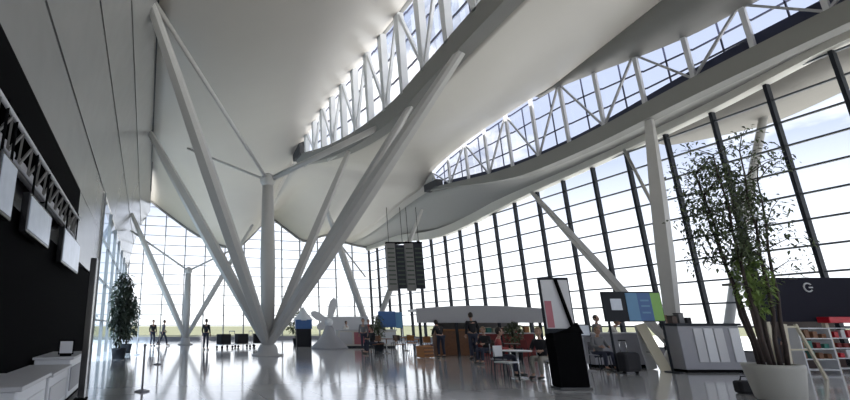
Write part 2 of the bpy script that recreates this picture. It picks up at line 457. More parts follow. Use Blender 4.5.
# hanging screens
spots = [(6.45, .75, 2.75, 3.52, 'pale hanging screen at the left edge of the photo'),
         (8.55, 1.75, 2.78, 3.40, 'wide bluish hanging screen, middle one over the black shop wall'),
         (12.2, 2.6, 2.72, 3.50, 'farthest pale hanging screen, beside the grey end panel')]
for i, (y, w, z0, z1, lb) in enumerate(spots):
    r = thing('hanging_screen', lb, 'screen', (-1.85, y, z0), 0, 'screens hanging over the shop front')
    h = z1-z0
    MB().box(-.12, 0, -w/2, w/2, 0, h, .015).build('casing', M['blackg'], r)
    MB().box(0, .012, -w/2+.06, w/2-.06, .05, h-.05).build('screen_panel', M['screen'], r)
    for s in (-1, 1):
        MB().tube([(-.06, s*w*.3, h), (-.06, s*w*.3, 4.26-z0)], .02, 8).build('hanger', M['black'], r)

# framed posts beside the shop front
r = thing('door_post', 'dark metal post with an added glint strip at the end of the counters', 'post', (-1.12, 10.35, 0))
MB().box(-.06, .06, -.08, .08, 0, 2.75, .01).build('post_body', M['blackg'], r)
MB().box(.062, .085, -.05, -.01, .02, 2.73).build('glint_strip', M['chrome'], r)  # chrome strip added to stand in for the white glint on the post
MB().box(-.12, .12, -.14, .14, 0, .03, .01).build('base_plate', M['black'], r)

# counters in the bottom left corner
def counter(y0, y1, zt, lb, panel):
    r = thing('display_counter', lb, 'counter', (-1.62, (y0+y1)/2, 0), 0, 'pale counters in front of the black shop wall')
    d = (y1-y0)/2
    MB().box(-.33, .30, -d, d, .08, zt-.05, .02).build('body', M['white'], r)
    MB().box(-.36, .36, -d-.02, d+.02, zt-.05, zt, .01).build('worktop', M['lgrey'], r)
    MB().box(-.30, .26, -d+.03, d-.03, 0, .08).build('plinth', M['black'], r)
    MB().box(.30, .318, -d+.12, d-.12, .2, zt-.2, .005).build('front_panel', panel, r)
    MB().box(-.26, .22, -d-.012, -d, .2, zt-.22).build('end_panel', panel, r)
    return r
counter(9.9, 11.9, .82, 'pale counter with grey end panel beside the dark metal post', M['grey'])
counter(7.9, 9.7, .70, 'low white counter, middle one in front of the black wall', M['lgrey'])
counter(6.0, 7.7, .74, 'white counter nearest the camera at the bottom left corner', M['white'])
r = thing('menu_stand', 'small black framed sign standing on the pale counter by the post', 'sign', (-1.45, 10.15, .82))
MB().box(-.14, .14, -.012, .012, .03, .30, .004).build('frame', M['black'], r)
MB().box(-.115, .115, -.018, -.012, .055, .275).build('sheet', M['white'], r)
MB().box(-.1, .1, -.05, .05, 0, .03, .005).build('foot', M['black'], r)

# ------------------------------------------------------------------ branching steel columns
def prismatic(P, rads):
    m = MB(); d = (P[-1]-P[0]).normalized(); up = Vector((0, 0, 1))
    sx = d.cross(up).normalized(); sy = sx.cross(d).normalized(); rings = []
    sec = [(-1, -.25), (-.6, -.8), (.6, -.8), (1, -.25), (.75, .8), (-.75, .8)]
    for p, r_ in zip(P, rads): rings.append([m.bm.verts.new(p+sx*u*r_+sy*v*r_) for u, v in sec])
    for a, b in zip(rings, rings[1:]):
        for k in range(6): m.bm.faces.new([a[k], a[(k+1) % 6], b[(k+1) % 6], b[k]])
    m.bm.faces.new(rings[0]); m.bm.faces.new(list(reversed(rings[-1])))
    return m
def tree_column(base, trunk_top, r0, branches, struts, lb, flare=.0):
    root = thing('branching_column', lb, 'column', base)
    bx_, by_, _ = base
    MB().lathe([(r0*2.3, 0), (r0*2.3, .06), (r0*1.5, .10), (r0*1.4, .35), (r0*1.1, .5)], 24, (bx_, by_)).build('base', M['steel'], root, off=True)
    if trunk_top:
        MB().tube([(bx_, by_, .2), (bx_, by_, trunk_top*.5), (bx_, by_, trunk_top)], [r0*.9, r0*1.15, r0*.85], 20).build('trunk', M['steel'], root, off=True)
        MB().ball((bx_, by_, trunk_top), r0*1.25).build('node', M['steel'], root, off=True)
    for (e, ra) in branches:
        s = Vector((bx_, by_, .45)); e = Vector(e); d = e-s
        P = [s+d*t for t in (0, .12, .35, .6, .85, 1)]
        prismatic(P, [q*ra*1.02 for q in (.72, .95, 1.15, 1.1, .85, .6)]).build('branch', M['steel'], root, off=True)
    for (a, b, ra) in struts:
        MB().tube([a, b], ra, 10).build('strut', M['steel'], root, off=True)
    return root
T1 = (5.75, 22.6, 0)
tree_column(T1, 8.7, .33,
            [((-.55, 14.7, 12.45), .27), ((-.45, 26.4, 12.35), .29), ((9.95, 12.1, 10.5), .27), ((9.9, 21.5, 10.3), .24), ((10.0, 15.5, 10.1), .2)],
            [((5.75, 22.6, 8.7), (-.4, 14.7, 12.45), .09), ((5.75, 22.6, 8.7), (1.8, 26.5, 11.6), .07), ((5.75, 22.6, 8.7), (9.95, 18.0, 10.25), .15), ((9.95, 18.0, 10.2), (9.95, 24.5, 10.9), .1)],
            'large branching grey steel column in the foreground of the hall')
tree_column((2.95, 36.2, 0), 5.4, .24,
            [((-1.55, 36.0, 9.6), .24), ((7.9, 36.0, 9.2), .2)],
            [((2.95, 36.2, 5.4), (-1.5, 36.1, 8.3), .07), ((2.95, 36.2, 5.4), (6.6, 36.1, 7.3), .07)],
            'slim branching steel column before the far glass wall on the left')
tree_column((16.6, 33.6, 0), 0, .24,
            [((12.6, 31.6, 9.6), .22), ((20.6, 31.6, 10.2), .22)],
            [((16.3, 33.4, 5.0), (13.4, 32.0, 7.6), .06)],
            'slim branching steel column behind the hanging dark board')
tree_column((18.95, 13.7, 0), 0, .26,
            [((21.6, 14.6, 10.7), .25), ((23.4, 23.6, 9.6), .17)],
            [((20.3, 14.15, 5.5), (23.5, 17.4, 10.2), .07)],
            'branching steel column beside the blue and green banner')
r = thing('outdoor_strut', 'slanting steel strut outside the glass behind the leafy tree', 'strut', (26.2, 17.0, -.35))
MB().tube([(26.2, 17.0, -.35), (26.85, 15.2, 6), (27.4, 13.5, 11.3)], [.18, .2, .15], 14).build('strut_tube', M['steel'], r, off=True)
MB().lathe([(.4, -.35), (.4, -.25), (.25, -.2)], 18, (26.2, 17.0)).build('foot_plate', M['steel'], r, off=True)

# ------------------------------------------------------------------ hanging dark board
r = thing('hanging_board', 'dark hanging flight board of tall panels near the far windows', 'board', (18.1, 30.5, 3.75), YAW)
for i in range(4):
    x0 = -1.32+i*.67
    MB().box(x0, x0+.62, -.12, .12, .02+(.15 if i % 2 else 0), 3.45-(.12 if i == 1 else 0), .02).build('panel', M['mull'] if i % 2 else M['fascia'], r)
    m = MB()
    for j in range(9): m.box(x0+.06, x0+.56, -.135, -.12, .45+j*.32, .55+j*.32)
    m.build('text_row', M['leafd'], r)
MB().bar((-1.35, 0, 3.5), (1.35, 0, 3.5), .14, .14).build('top_beam', M['black'], r)
for x in (-1.1, -.1, .35, 1.1): MB().tube([(x, 0, 3.5), (x, 0, 6.2)], .018, 8).build('hanger', M['black'], r)

# ------------------------------------------------------------------ people
def smooth_skin(verts, edges, radii, name, m, parent, sub=1):
    me = bpy.data.meshes.new(name); me.from_pydata([Vector(v) for v in verts], edges, []); me.update()
    o = bpy.data.objects.new('tmp', me); C.objects.link(o)
    o.modifiers.new('s', 'SKIN')
    for i, rr in enumerate(radii):
        sv = me.skin_vertices[0].data[i]; sv.radius = rr if isinstance(rr, tuple) else (rr, rr); sv.use_root = (i == 0)
    ss = o.modifiers.new('u', 'SUBSURF'); ss.levels = sub; ss.render_levels = sub
    dg = bpy.context.evaluated_depsgraph_get()
    me2 = bpy.data.meshes.new_from_object(o.evaluated_get(dg)); me2.name = name
    bpy.data.objects.remove(o); bpy.data.meshes.remove(me)
    bm = bmesh.new(); bm.from_mesh(me2); bpy.data.meshes.remove(me2)
    for f in bm.faces: f.smooth = True; f.material_index = 0
    mb = MB(); mb.bm.free(); mb.bm = bm
    return mb

POSES = {
 'stand': dict(pel=(0, 0, .93), ch=(0, .0, 1.28), nk=(0, .0, 1.46), hd=(0, -.02, 1.60),
     sh=.175, shz=1.39, el=[(-.23, .03, 1.13), (.23, .03, 1.13)], wr=[(-.24, -.06, .90), (.24, -.06, .90)],
     kn=[(-.10, -.02, .50), (.11, -.02, .50)], an=[(-.11, .02, .08), (.12, .02, .08)]),
 'walk': dict(pel=(0, 0, .92), ch=(0, -.02, 1.27), nk=(0, -.04, 1.45), hd=(0, -.07, 1.59),
     sh=.175, shz=1.38, el=[(-.23, .12, 1.14), (.23, -.10, 1.14)], wr=[(-.22, .10, .92), (.22, -.26, .98)],
     kn=[(-.09, -.20, .54), (.10, .08, .50)], an=[(-.09, -.28, .10), (.10, .36, .16)]),
 'sit': dict(pel=(0, 0, .52), ch=(0, -.03, .86), nk=(0, -.06, 1.04), hd=(0, -.10, 1.18),
     sh=.175, shz=.97, el=[(-.25, -.10, .74), (.25, -.10, .74)], wr=[(-.16, -.32, .72), (.14, -.32, .72)],
     kn=[(-.12, -.42, .53), (.12, -.42, .53)], an=[(-.12, -.40, .08), (.13, -.46, .08)]),
 'lean': dict(pel=(0, .05, .92), ch=(0, -.12, 1.22), nk=(0, -.22, 1.36), hd=(0, -.31, 1.47),
     sh=.175, shz=1.29, el=[(-.22, -.26, 1.07), (.22, -.24, 1.07)], wr=[(-.14, -.46, .98), (.16, -.45, .98)],
     kn=[(-.10, .0, .50), (.11, -.04, .50)], an=[(-.11, .04, .08), (.12, .0, .08)]),
}
def person(x, y, rz, pose, lb, top, bot, hair, scale=1.0, cap=None, group=None):
    p = POSES[pose]; root = thing('person', lb, 'person', (x, y, 0), rz, group); root.scale = (scale,)*3
    pel, ch, nk, hd = map(Vector, (p['pel'], p['ch'], p['nk'], p['hd']))
    mid = pel.lerp(ch, .5)
    V = [pel, mid, ch, nk, hd - Vector((0, 0, .07))]; E_ = [(0, 1), (1, 2), (2, 3), (3, 4)]
    R = [(.135, .10), (.12, .09), (.15, .10), .052, .05]
    idx = {}
    for s in (0, 1):
        sg = -1 if s == 0 else 1
        S = Vector((sg*p['sh'], ch.y, p['shz'])); el = Vector(p['el'][s]); wr = Vector(p['wr'][s])
        hand = wr + (wr-el).normalized()*.08
        b = len(V); V += [S, el, wr, hand]; R += [.055, .042, .028, (.034, .018)]
        E_ += [(2, b), (b, b+1), (b+1, b+2), (b+2, b+3)]
        hp = pel+Vector((sg*.09, 0, -.04)); kn = Vector(p['kn'][s]); an = Vector(p['an'][s]); toe = an+Vector((0, -.17, -.04))
        b2i = len(V); V += [hp, kn, an, toe]; R += [.085, .058, .042, (.04, .03)]
        E_ += [(0, b2i), (b2i, b2i+1), (b2i+1, b2i+2), (b2i+2, b2i+3)]
        idx[s] = (S, el, wr, hand, hp, kn, an, toe)
    mb = smooth_skin(V, E_, R, 'body', M['skin'], root)
    # head with face, fingers
    c = hd+Vector((0, 0, .03))
    mb.ball(c, .1, (.80, .95, 1.18), 14)
    mb.ball(c+Vector((0, -.10, -.015)), .018, (.8, 1.1, 1.4), 8)
    for sg in (-1, 1):
        mb.ball(c+Vector((sg*.082, .0, -.005)), .022, (.5, .8, 1.3), 8)
    mb.ball(c+Vector((0, -.088, -.058)), .022, (1.2, .5, .4), 8)
    for s in (0, 1):
        S, el, wr, hand = idx[s][:4]; d = (wr-el).normalized(); side = d.cross(Vector((0, 1, 0)))
        side = (side if side.length > .1 else Vector((1, 0, 0))).normalized(); inw = side.cross(d).normalized()
        for f, (o_, L) in enumerate(((-.027, .062), (-.009, .075), (.009, .070), (.027, .052))):
            a = hand + side*o_ - d*.01; bb = a+d*L*.55+inw*.006; e = bb+d*L*.4+inw*.022
            mb.tube([a, bb, e], [.0095, .009, .007], 6)
        a = wr + d*.03 + side*.025; mb.tube([a, a+side*.03+d*.03, a+side*.035+d*.06], [.011, .010, .008], 6)
    body = mb.build('body', M['skin'], root)
    # eyes
    for sg in (-1, 1): MB().ball(c+Vector((sg*.032, -.088, .012)), .012, (1, .6, .7), 8).build('eye', M['eye'], root)
    # hair
    hb = MB(); hb.ball(c+Vector((0, .018, .022)), .108, (.84, .92, 1.1), 14)
    bmesh.ops.delete(hb.bm, geom=[v for v in hb.bm.verts if v.co.y < c.y-.045 and v.co.z < c.z+.055 or v.co.z < c.z-.08], context='VERTS')
    hb.build('hair', hair, root)
    if cap:
        kb = MB(); kb.ball(c+Vector((0, .01, .05)), .115, (.86, .98, .85), 14)
        bmesh.ops.delete(kb.bm, geom=[v for v in kb.bm.verts if v.co.z < c.z+.05], context='VERTS')
        kb.box(c.x-.06, c.x+.06, c.y-.18, c.y-.08, c.z+.05, c.z+.065, .005)
        kb.build('cap', cap, root)
    # jacket
    V = [pel+Vector((0, 0, -.04)), mid, ch, nk-Vector((0, 0, .045))]; E_ = [(0, 1), (1, 2), (2, 3)]; R = [(.155, .125), (.14, .11), (.17, .122), .07]
    for s in (0, 1):
        S, el, wr = idx[s][:3]; b = len(V); V += [S, el, wr.lerp(el, .08)]; R += [.07, .056, .043]
        E_ += [(2, b), (b, b+1), (b+1, b+2)]
    smooth_skin(V, E_, R, 'jacket', top, root).build('jacket', top, root)
    V = [pel+Vector((0, 0, .03))]; E_ = []; R = [(.148, .115)]
    for s in (0, 1):
        hp, kn, an = idx[s][4:7]; b = len(V); V += [hp, kn, an+Vector((0, 0, .03))]; R += [.1, .072, .058]
        E_ += [(0, b), (b, b+1), (b+1, b+2)]
    smooth_skin(V, E_, R, 'trousers', bot, root).build('trousers', bot, root)
    for s in (0, 1):
        an, toe = idx[s][6:8]
        MB().tube([an+Vector((0, .05, -.035)), an+Vector((0, -.05, -.03)), toe+Vector((0, -.02, -.005)), toe+Vector((0, -.07, -.01))], [.04, .046, .045, .02], 10, sy=.85).build('shoe', M['shoe'], root)
    return root

gp = 'people scattered about the hall'
person(.56, 34.4, .4, 'stand', 'distant person in black coat, left of the pair by far windows', M['coat'], M['denim'], M['hair'])
person(1.25, 34.3, 1.8, 'walk', 'distant person in grey top walking, right of the far pair', M['greyc'], M['denim'], M['hair'])
person(3.5, 28.4, 2.6, 'stand', 'lone person in dark clothes standing left of the large column', M['coat'], M['denim'], M['hair'])
person(13.65, 18.0, 2.9, 'stand', 'tallest person, in black jacket, standing before the grey pavilion', M['coat'], M['denim'], M['hair'], 1.1)
person(13.3, 30.6, .3, 'stand', 'person in white shirt standing by the propeller sculpture', M['whitec'], M['denim'], M['hair'], .95)
person(13.5, 27.6, -.4, 'walk', 'person in red jumper walking between sculpture and low counter', M['redc'], M['denim'], M['hair'])
person(10.0, 12.15, .9, 'sit', 'person in red jumper seated at the small white cafe table', M['redc'], M['denim'], M['hair'])
person(10.75, 11.3, -1.2, 'sit', 'person in black jacket seated right of the white cafe table', M['coat'], M['khaki'], M['hairb'])
person(14.5, 12.9, -.2, 'sit', 'person in grey jumper seated behind the round black suitcase', M['greyc'], M['denim'], M['hairb'])
person(17.3, 12.6, .2, 'stand', 'person in black jacket standing behind the white panelled counter', M['coat'], M['denim'], M['hairb'], .98)
person(17.3, 14.8, .6, 'lean', 'person in white shirt leaning forward left of the steel column', M['whitec'], M['khaki'], M['hairb'], 1.0)
person(15.6, 20.9, .2, 'sit', 'person in grey jumper seated under the pavilion roof', M['greyc'], M['denim'], M['hair'])

person(11.35, 22.8, -1.4, 'sit', 'person in black coat seated left of the leftmost brown table', M['coat'], M['denim'], M['hair'])
person(12.6, 15.9, -1.3, 'sit', 'person in black coat seated at the dark round table', M['coat'], M['denim'], M['hairb'])
person(16.0, 24.2, 1.2, 'walk', 'person in red jumper walking past behind the pavilion', M['redc'], M['denim'], M['hair'])
person(11.9, 25.0, -.6, 'stand', 'person in grey jumper standing behind the brown cafe tables', M['greyc'], M['denim'], M['hair'])
person(20.2, 11.5, .1, 'stand', 'person in black jacket standing inside the shop unit', M['coat'], M['denim'], M['hairb'])
person(16.2, 14.3, .2, 'stand', 'person in grey jumper standing behind the service desk', M['greyc'], M['denim'], M['hair'])

# ------------------------------------------------------------------ chairs and tables
def chair(x, y, rz, lb, m_=None, group='cafe chairs around the pavilion'):
    m_ = m_ or M['wood']; r = thing('cafe_chair', lb, 'chair', (x, y, 0), rz, group)
    MB().box(-.21, .21, -.21, .21, .43, .465, .012).build('seat', m_, r)
    MB().box(-.2, .2, .19, .215, .58, .86, .01).build('backrest', m_, r)
    for sx in (-1, 1):
        MB().tube([(sx*.2, -.2, 0), (sx*.185, -.185, .44)], .014, 8).build('leg', M['mull'], r)
        MB().tube([(sx*.2, .23, 0), (sx*.185, .195, .44), (sx*.185, .205, .8)], .014, 8).build('leg', M['mull'], r)
    return r
def table(x, y, lb, m_, rad=.38, h=.73):
    r = thing('cafe_table', lb, 'table', (x, y, 0), 0, 'round cafe tables')
    MB().lathe([(rad-.01, h-.03), (rad, h-.02), (rad, h-.005), (rad-.01, h)], 28).build('tabletop', m_, r)
    MB().tube([(0, 0, .03), (0, 0, h-.03)], .03, 12).build('pedestal', M['chrome'], r)
    MB().lathe([(.22, 0), (.22, .02), (.05, .05)], 24).build('foot', M['chrome'], r)
    return r
table(9.95, 11.35, 'round white cafe table between the two seated people in front', M['white'])
chair(10.0, 12.15, .9, 'cafe chair under the person in red jumper in front', M['grey'])
chair(10.75, 11.3, -1.2, 'cafe chair under the person in black jacket in front', M['grey'])
chair(14.5, 12.9, -.2, 'grey chair under the person behind the round suitcase', M['grey'])
chair(15.6, 20.9, .2, 'brown chair under the person seated below the pavilion roof')
chair(9.35, 11.1, .3, 'empty white cafe chair nearest the camera, left of the black stand', M['white'])
chair(11.1, 13.3, 2.0, 'empty dark chair just behind the white cafe table', M['dwood'])
table(12.0, 22.6, 'brown cafe table, leftmost before the pavilion', M['wood'])
table(13.3, 21.7, 'brown cafe table before the pavilion beside the orange crate', M['orange'])
table(13.3, 15.5, 'dark round table in front of the tallest standing person', M['dwood'])
chair(11.4, 22.8, -1.4, 'brown cafe chair left of the leftmost brown table')
chair(12.6, 22.3, 1.4, 'brown cafe chair between the two brown tables')
chair(12.0, 23.3, 0.1, 'brown cafe chair behind the leftmost brown table')
chair(13.9, 21.4, 1.4, 'dark red cafe chair right of the orange topped table', M['dred'])
chair(13.2, 21.0, 3.1, 'orange cafe chair in front of the orange topped table', M['orange'])
chair(12.6, 15.9, -1.3, 'dark cafe chair left of the dark round table', M['dwood'])
chair(14.0, 15.3, 1.4, 'dark red cafe chair right of the dark round table', M['dred'])

chair(14.9, 25.0, .5, 'brown cafe chair far left of the pavilion, beside the low cream desk')
chair(14.2, 23.9, 2.4, 'orange cafe chair directly left of the pavilion end', M['orange'])
chair(13.4, 24.2, -.8, 'dark cafe chair between the green potted plant and the orange chair', M['dwood'])
table(14.3, 24.7, 'small orange cafe table left of the pavilion end', M['orange'], .32)
person(12.9, 19.25, 3.0, 'lean', 'person in black coat bending forward under the left end of the pavilion fascia', M['coat'], M['denim'], M['hair'])
# ------------------------------------------------------------------ grey pavilion with arched roof panel
r = thing('cafe_pavilion', 'long grey cafe pavilion with arched fascia before the glass facade', 'pavilion', (15.0, 19.3, 0), YAW)
top = [(-2.85, 2.15)] + [(-2.85+5.9*i/16, 2.15+.13*math.sin(PI*i/16)) for i in range(1, 16)] + [(3.05, 2.15)]
MB().prism([(-2.85, 1.50)] + top + [(3.05, 1.50)], -.1, .0).build('fascia', M['pav'], r)
MB().box(-2.6, 3.0, 0, 2.2, 2.05, 2.15).build('roof', M['lgrey'], r)
MB().box(-1.2, 3.0, 2.2, 2.3, 0, 2.1).build('back_wall', M['fascia'], r)
for x in (-2.7, -1.0, 1.0, 2.9): MB().box(x-.05, x+.05, 0, .1, 0, 1.6).build('post', M['mull'], r)
MB().box(.2, 2.7, .35, .9, 0, 1.0, .02).build('counter', M['dred'], r)
MB().box(-1.75, -.2, .8, 1.3, 0, 1.15, .02).build('side_counter', M['wood'], r)
MB().box(-1.8, -.15, .75, 1.35, 1.15, 1.2, .01).build('side_worktop', M['orange'], r)
MB().box(.15, 2.75, .3, .95, 1.0, 1.05, .01).build('worktop', M['lgrey'], r)
random.seed(3)
for i, mm in enumerate(['orange', 'teal', 'cream', 'dred', 'white', 'red', 'cream', 'orange']):
    q = thing('goods_box', ['orange', 'green', 'cream', 'dark red', 'white', 'bright red', 'second cream', 'second orange'][i] + ' box on the pavilion counter, counted from the left end as box ' + ['one', 'two', 'three', 'four', 'five', 'six', 'seven', 'eight'][i], 'box',
              (0, 0, 0), YAW, 'boxes on the pavilion counter')
    c_, s_ = math.cos(YAW), math.sin(YAW); lx, ly = .4+i*.3, .6
    q.location = (15.0+lx*c_-ly*s_, 19.3+lx*s_+ly*c_, 1.05)
    h = random.uniform(.12, .3)
    MB().box(-.11, .11, -.1, .1, 0, h, .008).build('carton', M[mm], q)
    MB().box(-.115, .115, -.105, .105, h, h+.03, .005).build('lid', M['cream'], q)

# crate by the tables
r = thing('storage_crate', 'orange crate on the floor at the left end of the pavilion', 'crate', (12.1, 19.3, 0), .3)
MB().box(-.3, .3, -.22, .22, .02, .5, .015).build('crate_body', M['orange'], r)
for z in (.12, .27, .42): MB().box(-.31, .31, -.235, -.22, z-.04, z+.04).build('slat', M['wood'], r)

# long low counter and blue panel far behind
r = thing('check_in_desk', 'long low cream desk left of the brown cafe tables', 'desk', (14.6, 28.6, 0), YAW)
MB().box(-2.6, 1.2, 0, .7, .1, 1.05, .02).build('desk_body', M['cornice'], r)
MB().box(-2.65, 1.25, -.08, .75, 1.05, 1.12, .01).build('worktop', M['lgrey'], r)
MB().box(-2.5, 1.1, .05, .65, 0, .1).build('plinth', M['mull'], r)
for i in range(4): MB().box(-2.45+i*.92, -1.65+i*.92, -.015, 0, .2, .95).build('front_panel', [M['lgrey'], M['pink'], M['lgrey'], M['white']][i], r)
r = thing('blue_display_board', 'blue display board on legs below the hanging dark board', 'board', (15.9, 29.6, 0), YAW)
MB().box(-.62, .55, -.05, .05, 1.25, 2.3, .01).build('board', M['blue'], r)
MB().box(.56, 1.0, -.05, .05, 1.2, 2.25, .01).build('side_panel', M['blue2'], r)
for x in (-.5, .45, .95): MB().tube([(x, 0, 0), (x, 0, 1.3)], .03, 8).build('leg', M['chrome'], r)
r = thing('white_partition', 'pale low partition right of the propeller sculpture', 'partition', (14.4, 33.0, 0), YAW)
MB().box(-1.6, 1.6, -.05, .05, .1, 2.0, .01).build('panel', M['lgrey'], r)
for x in (-1.5, 0, 1.5): MB().box(x-.04, x+.04, -.2, .2, 0, .12, .01).build('foot', M['mull'], r)

# ------------------------------------------------------------------ propeller sculpture
r = thing('propeller_sculpture', 'white propeller like sculpture on a mound right of the large column', 'sculpture', (11.1, 28.2, 0), YAW)
MB().lathe([(1.15, 0), (1.1, .12), (.75, .42), (.42, .85), (.3, 1.15), (.22, 1.35)], 28).build('mound', M['pav'], r)
MB().ball((0, 0, 1.55), .27, (1, 1.2, 1)).build('hub', M['steel2'], r)
for ang, L in ((75, 1.55), (150, 1.25), (205, .8), (-25, .8)):
    a = math.radians(ang); P = []; R = []
    m = MB(); d = Vector((math.cos(a), 0, math.sin(a))); n_ = Vector((-math.sin(a), 0, math.cos(a)))
    poly = []
    prof_b = [(0, .08), (.25, .17), (.6, .24), (.85, .2), (1, .06)]
    pts = [d*L*t + n_*w for t, w in prof_b] + [d*L*t - n_*w for t, w in reversed(prof_b)]
    m.prism([(p.x, p.z+1.55) for p in pts], -.05, .05); m.build('blade', M['lgrey'], r)

# blue kiosk tent with white peak
r = thing('kiosk_tent', 'small blue kiosk with pointed white roof behind the large column', 'kiosk', (10.5, 31.4, 0), YAW)
MB().box(-.5, .5, -.45, .45, 0, 1.15, .02).build('counter', M['coat'], r)
MB().box(-.55, .55, -.5, .5, 1.15, 1.75, .01).build('blue_band', M['blue'], r)
m = MB(); m.lathe([(.72, 1.7), (.5, 1.95), (.28, 2.2), (.03, 2.6)], 4).build('peaked_roof', M['can'], r)

# dark cart by the far left
def cart(x, y, rz, lb):
    r = thing('luggage_cart', lb, 'cart', (x, y, 0), rz, 'luggage carts')
    MB().box(-.5, .5, -.3, .3, .18, .24, .01).build('platform', M['chrome'], r)
    MB().box(-.45, .3, -.27, .27, .24, .85, .03).build('luggage', M['coat'], r)
    for sy in (-1, 1):
        MB().tube([(.5, sy*.27, .2), (.58, sy*.27, 1.02)], .018, 8).build('upright', M['chrome'], r)
        for sx in (-.4, .42): MB().tube([(sx, sy*.26-.025, .08), (sx, sy*.26+.025, .08)], .08, 14).build('wheel', M['black'], r)
    MB().tube([(.58, -.27, 1.02), (.58, .27, 1.02)], .02, 8).build('handle', M['blue'], r)
cart(6.2, 31.0, .2, 'luggage cart with dark bags just left of the large column')
cart(7.5, 31.6, -.1, 'luggage cart with dark bags directly behind the large column')
cart(4.9, 30.2, .5, 'luggage cart with dark bags, leftmost of the three carts')

# stanchion posts
for i, (x, y, lb) in enumerate([(0.03, 11.2, 'slim stanchion post nearest the camera on the left floor'), (.55, 18.5, 'slim stanchion post farther back on the left floor'),
                                (-.3, 24.5, 'slim stanchion post beside the tall dark potted shrub')]):
    r = thing('stanchion', lb, 'post', (x, y, 0), 0, 'stanchion posts')
    MB().lathe([(.16, 0), (.16, .02), (.05, .05)], 20).build('base', M['grey'], r)
    MB().tube([(0, 0, .04), (0, 0, .95)], .025, 10).build('pole', M['grey'], r)
    MB().ball((0, 0, .96), .035).build('knob', M['grey'], r)

# ------------------------------------------------------------------ digital totem
r = thing('advert_stand', 'tall advert stand with pale poster above a black cabinet', 'stand', (9.45, 9.2, 0), YAW)
MB().box(-.36, .30, -.15, .2, .06, 1.22, .02).build('cabinet', M['black'], r)
MB().box(-.39, .33, -.18, .23, 0, .06, .01).build('plinth', M['blackg'], r)
MB().box(-.42, .30, .02, .07, 1.2, 2.50, .01).build('poster_frame', M['mull'], r)
MB().box(-.38, .26, .005, .02, 1.32, 2.44).build('poster', M['lgrey'], r)
MB().box(-.36, -.20, -.002, .005, 1.34, 1.95).build('pink_print', M['pink'], r)
MB().bar((-.05, -.03, 2.45), (.22, -.03, 1.2), .10, .04).build('diagonal_arm', M['black'], r)
MB().prism([(-.3, 1.2), (.38, 1.2), (.28, 1.45), (.05, 1.3)], -.1, .0).build('bracket', M['black'], r)

# ------------------------------------------------------------------ blue green banner and its booth
r = thing('banner_board', 'raised banner board in black, blue and lime left of the column', 'banner', (14.85, 11.7, 0), YAW)
MB().box(-.95, .90, .0, .08, 1.5, 2.42, .01).build('board', M['mull'], r)
MB().box(-.72, -.38, -.012, 0, 1.85, 2.2).build('white_screen', M['screen'], r)
MB().box(-.22, .14, -.012, 0, 1.53, 2.38).build('pale_blue_panel', M['blue2'], r)
MB().box(.14, .56, -.012, 0, 1.53, 2.38).build('blue_panel', M['blue'], r)
for z in (1.75, 1.95, 2.12): MB().box(.22, .48, -.018, -.012, z, z+.05).build('printed_line', M['blue2'], r)
MB().box(.56, .87, -.012, 0, 1.53, 2.38).build('lime_panel', M['green'], r)
for x in (-.85, .82): MB().tube([(x, .04, 0), (x, .04, 1.52)], .035, 10).build('leg', M['mull'], r)
for x in (-.85, .82): MB().box(x-.06, x+.06, -.25, .3, 0, .03, .008).build('foot', M['mull'], r)
r = thing('service_desk', 'grey service desk beneath the banner board', 'desk', (15.35, 13.3, 0), YAW)
MB().box(-.5, 1.3, 0, .5, .1, 1.1, .02).build('desk_body', M['grey'], r)
MB().box(-.55, 1.35, -.05, .55, 1.1, 1.15, .01).build('worktop', M['lgrey'], r)
MB().box(-.45, 1.25, .04, .46, 0, .1).build('plinth', M['black'], r)
r = thing('suitcase', 'round edged black suitcase standing below the banner board', 'suitcase', (14.1, 11.6, 0), YAW+.2)
MB().box(-.3, .3, -.16, .16, .06, .62, .09).build('shell', M['coat'], r)
for x in (-.22, .22): MB().tube([(x, -.03, .04), (x, .03, .04)], .04, 12).build('wheel', M['black'], r)
for x in (-.12, .12): MB().tube([(x, .1, .6), (x, .1, .95)], .01, 6).build('handle_rod', M['chrome'], r)
MB().tube([(-.13, .1, .95), (.13, .1, .95)], .018, 8).build('handle', M['black'], r)
r = thing('laptop_display', 'pale monitor on a grey stand left of the banner board', 'monitor', (13.6, 12.6, 0), YAW)
MB().box(-.28, .28, -.03, .02, 1.05, 1.42, .01).build('casing', M['mull'], r)
MB().box(-.25, .25, -.036, -.03, 1.08, 1.39).build('screen_panel', M['screen'], r)
MB().tube([(0, 0, .03), (0, 0, 1.1)], .03, 10).build('stand_pole', M['grey'], r)
MB().lathe([(.24, 0), (.24, .02), (.04, .04)], 20).build('foot', M['grey'], r)
r = thing('leaning_board', 'white leaning panel sign at the foot of the right column', 'sign', (15.85, 12.3, 0), YAW)
for s, mm in ((1, 'white'), (-1, 'cream')):
    m = MB(); m.bar((-.12, s*.02, 1.42), (.22, s*.28, 0.0), .34, .03, (0, 1, 0)); m.build('panel', M[mm], r)
MB().bar((.05, -.17, .55), (.05, .17, .55), .03, .02).build('brace', M['mull'], r)

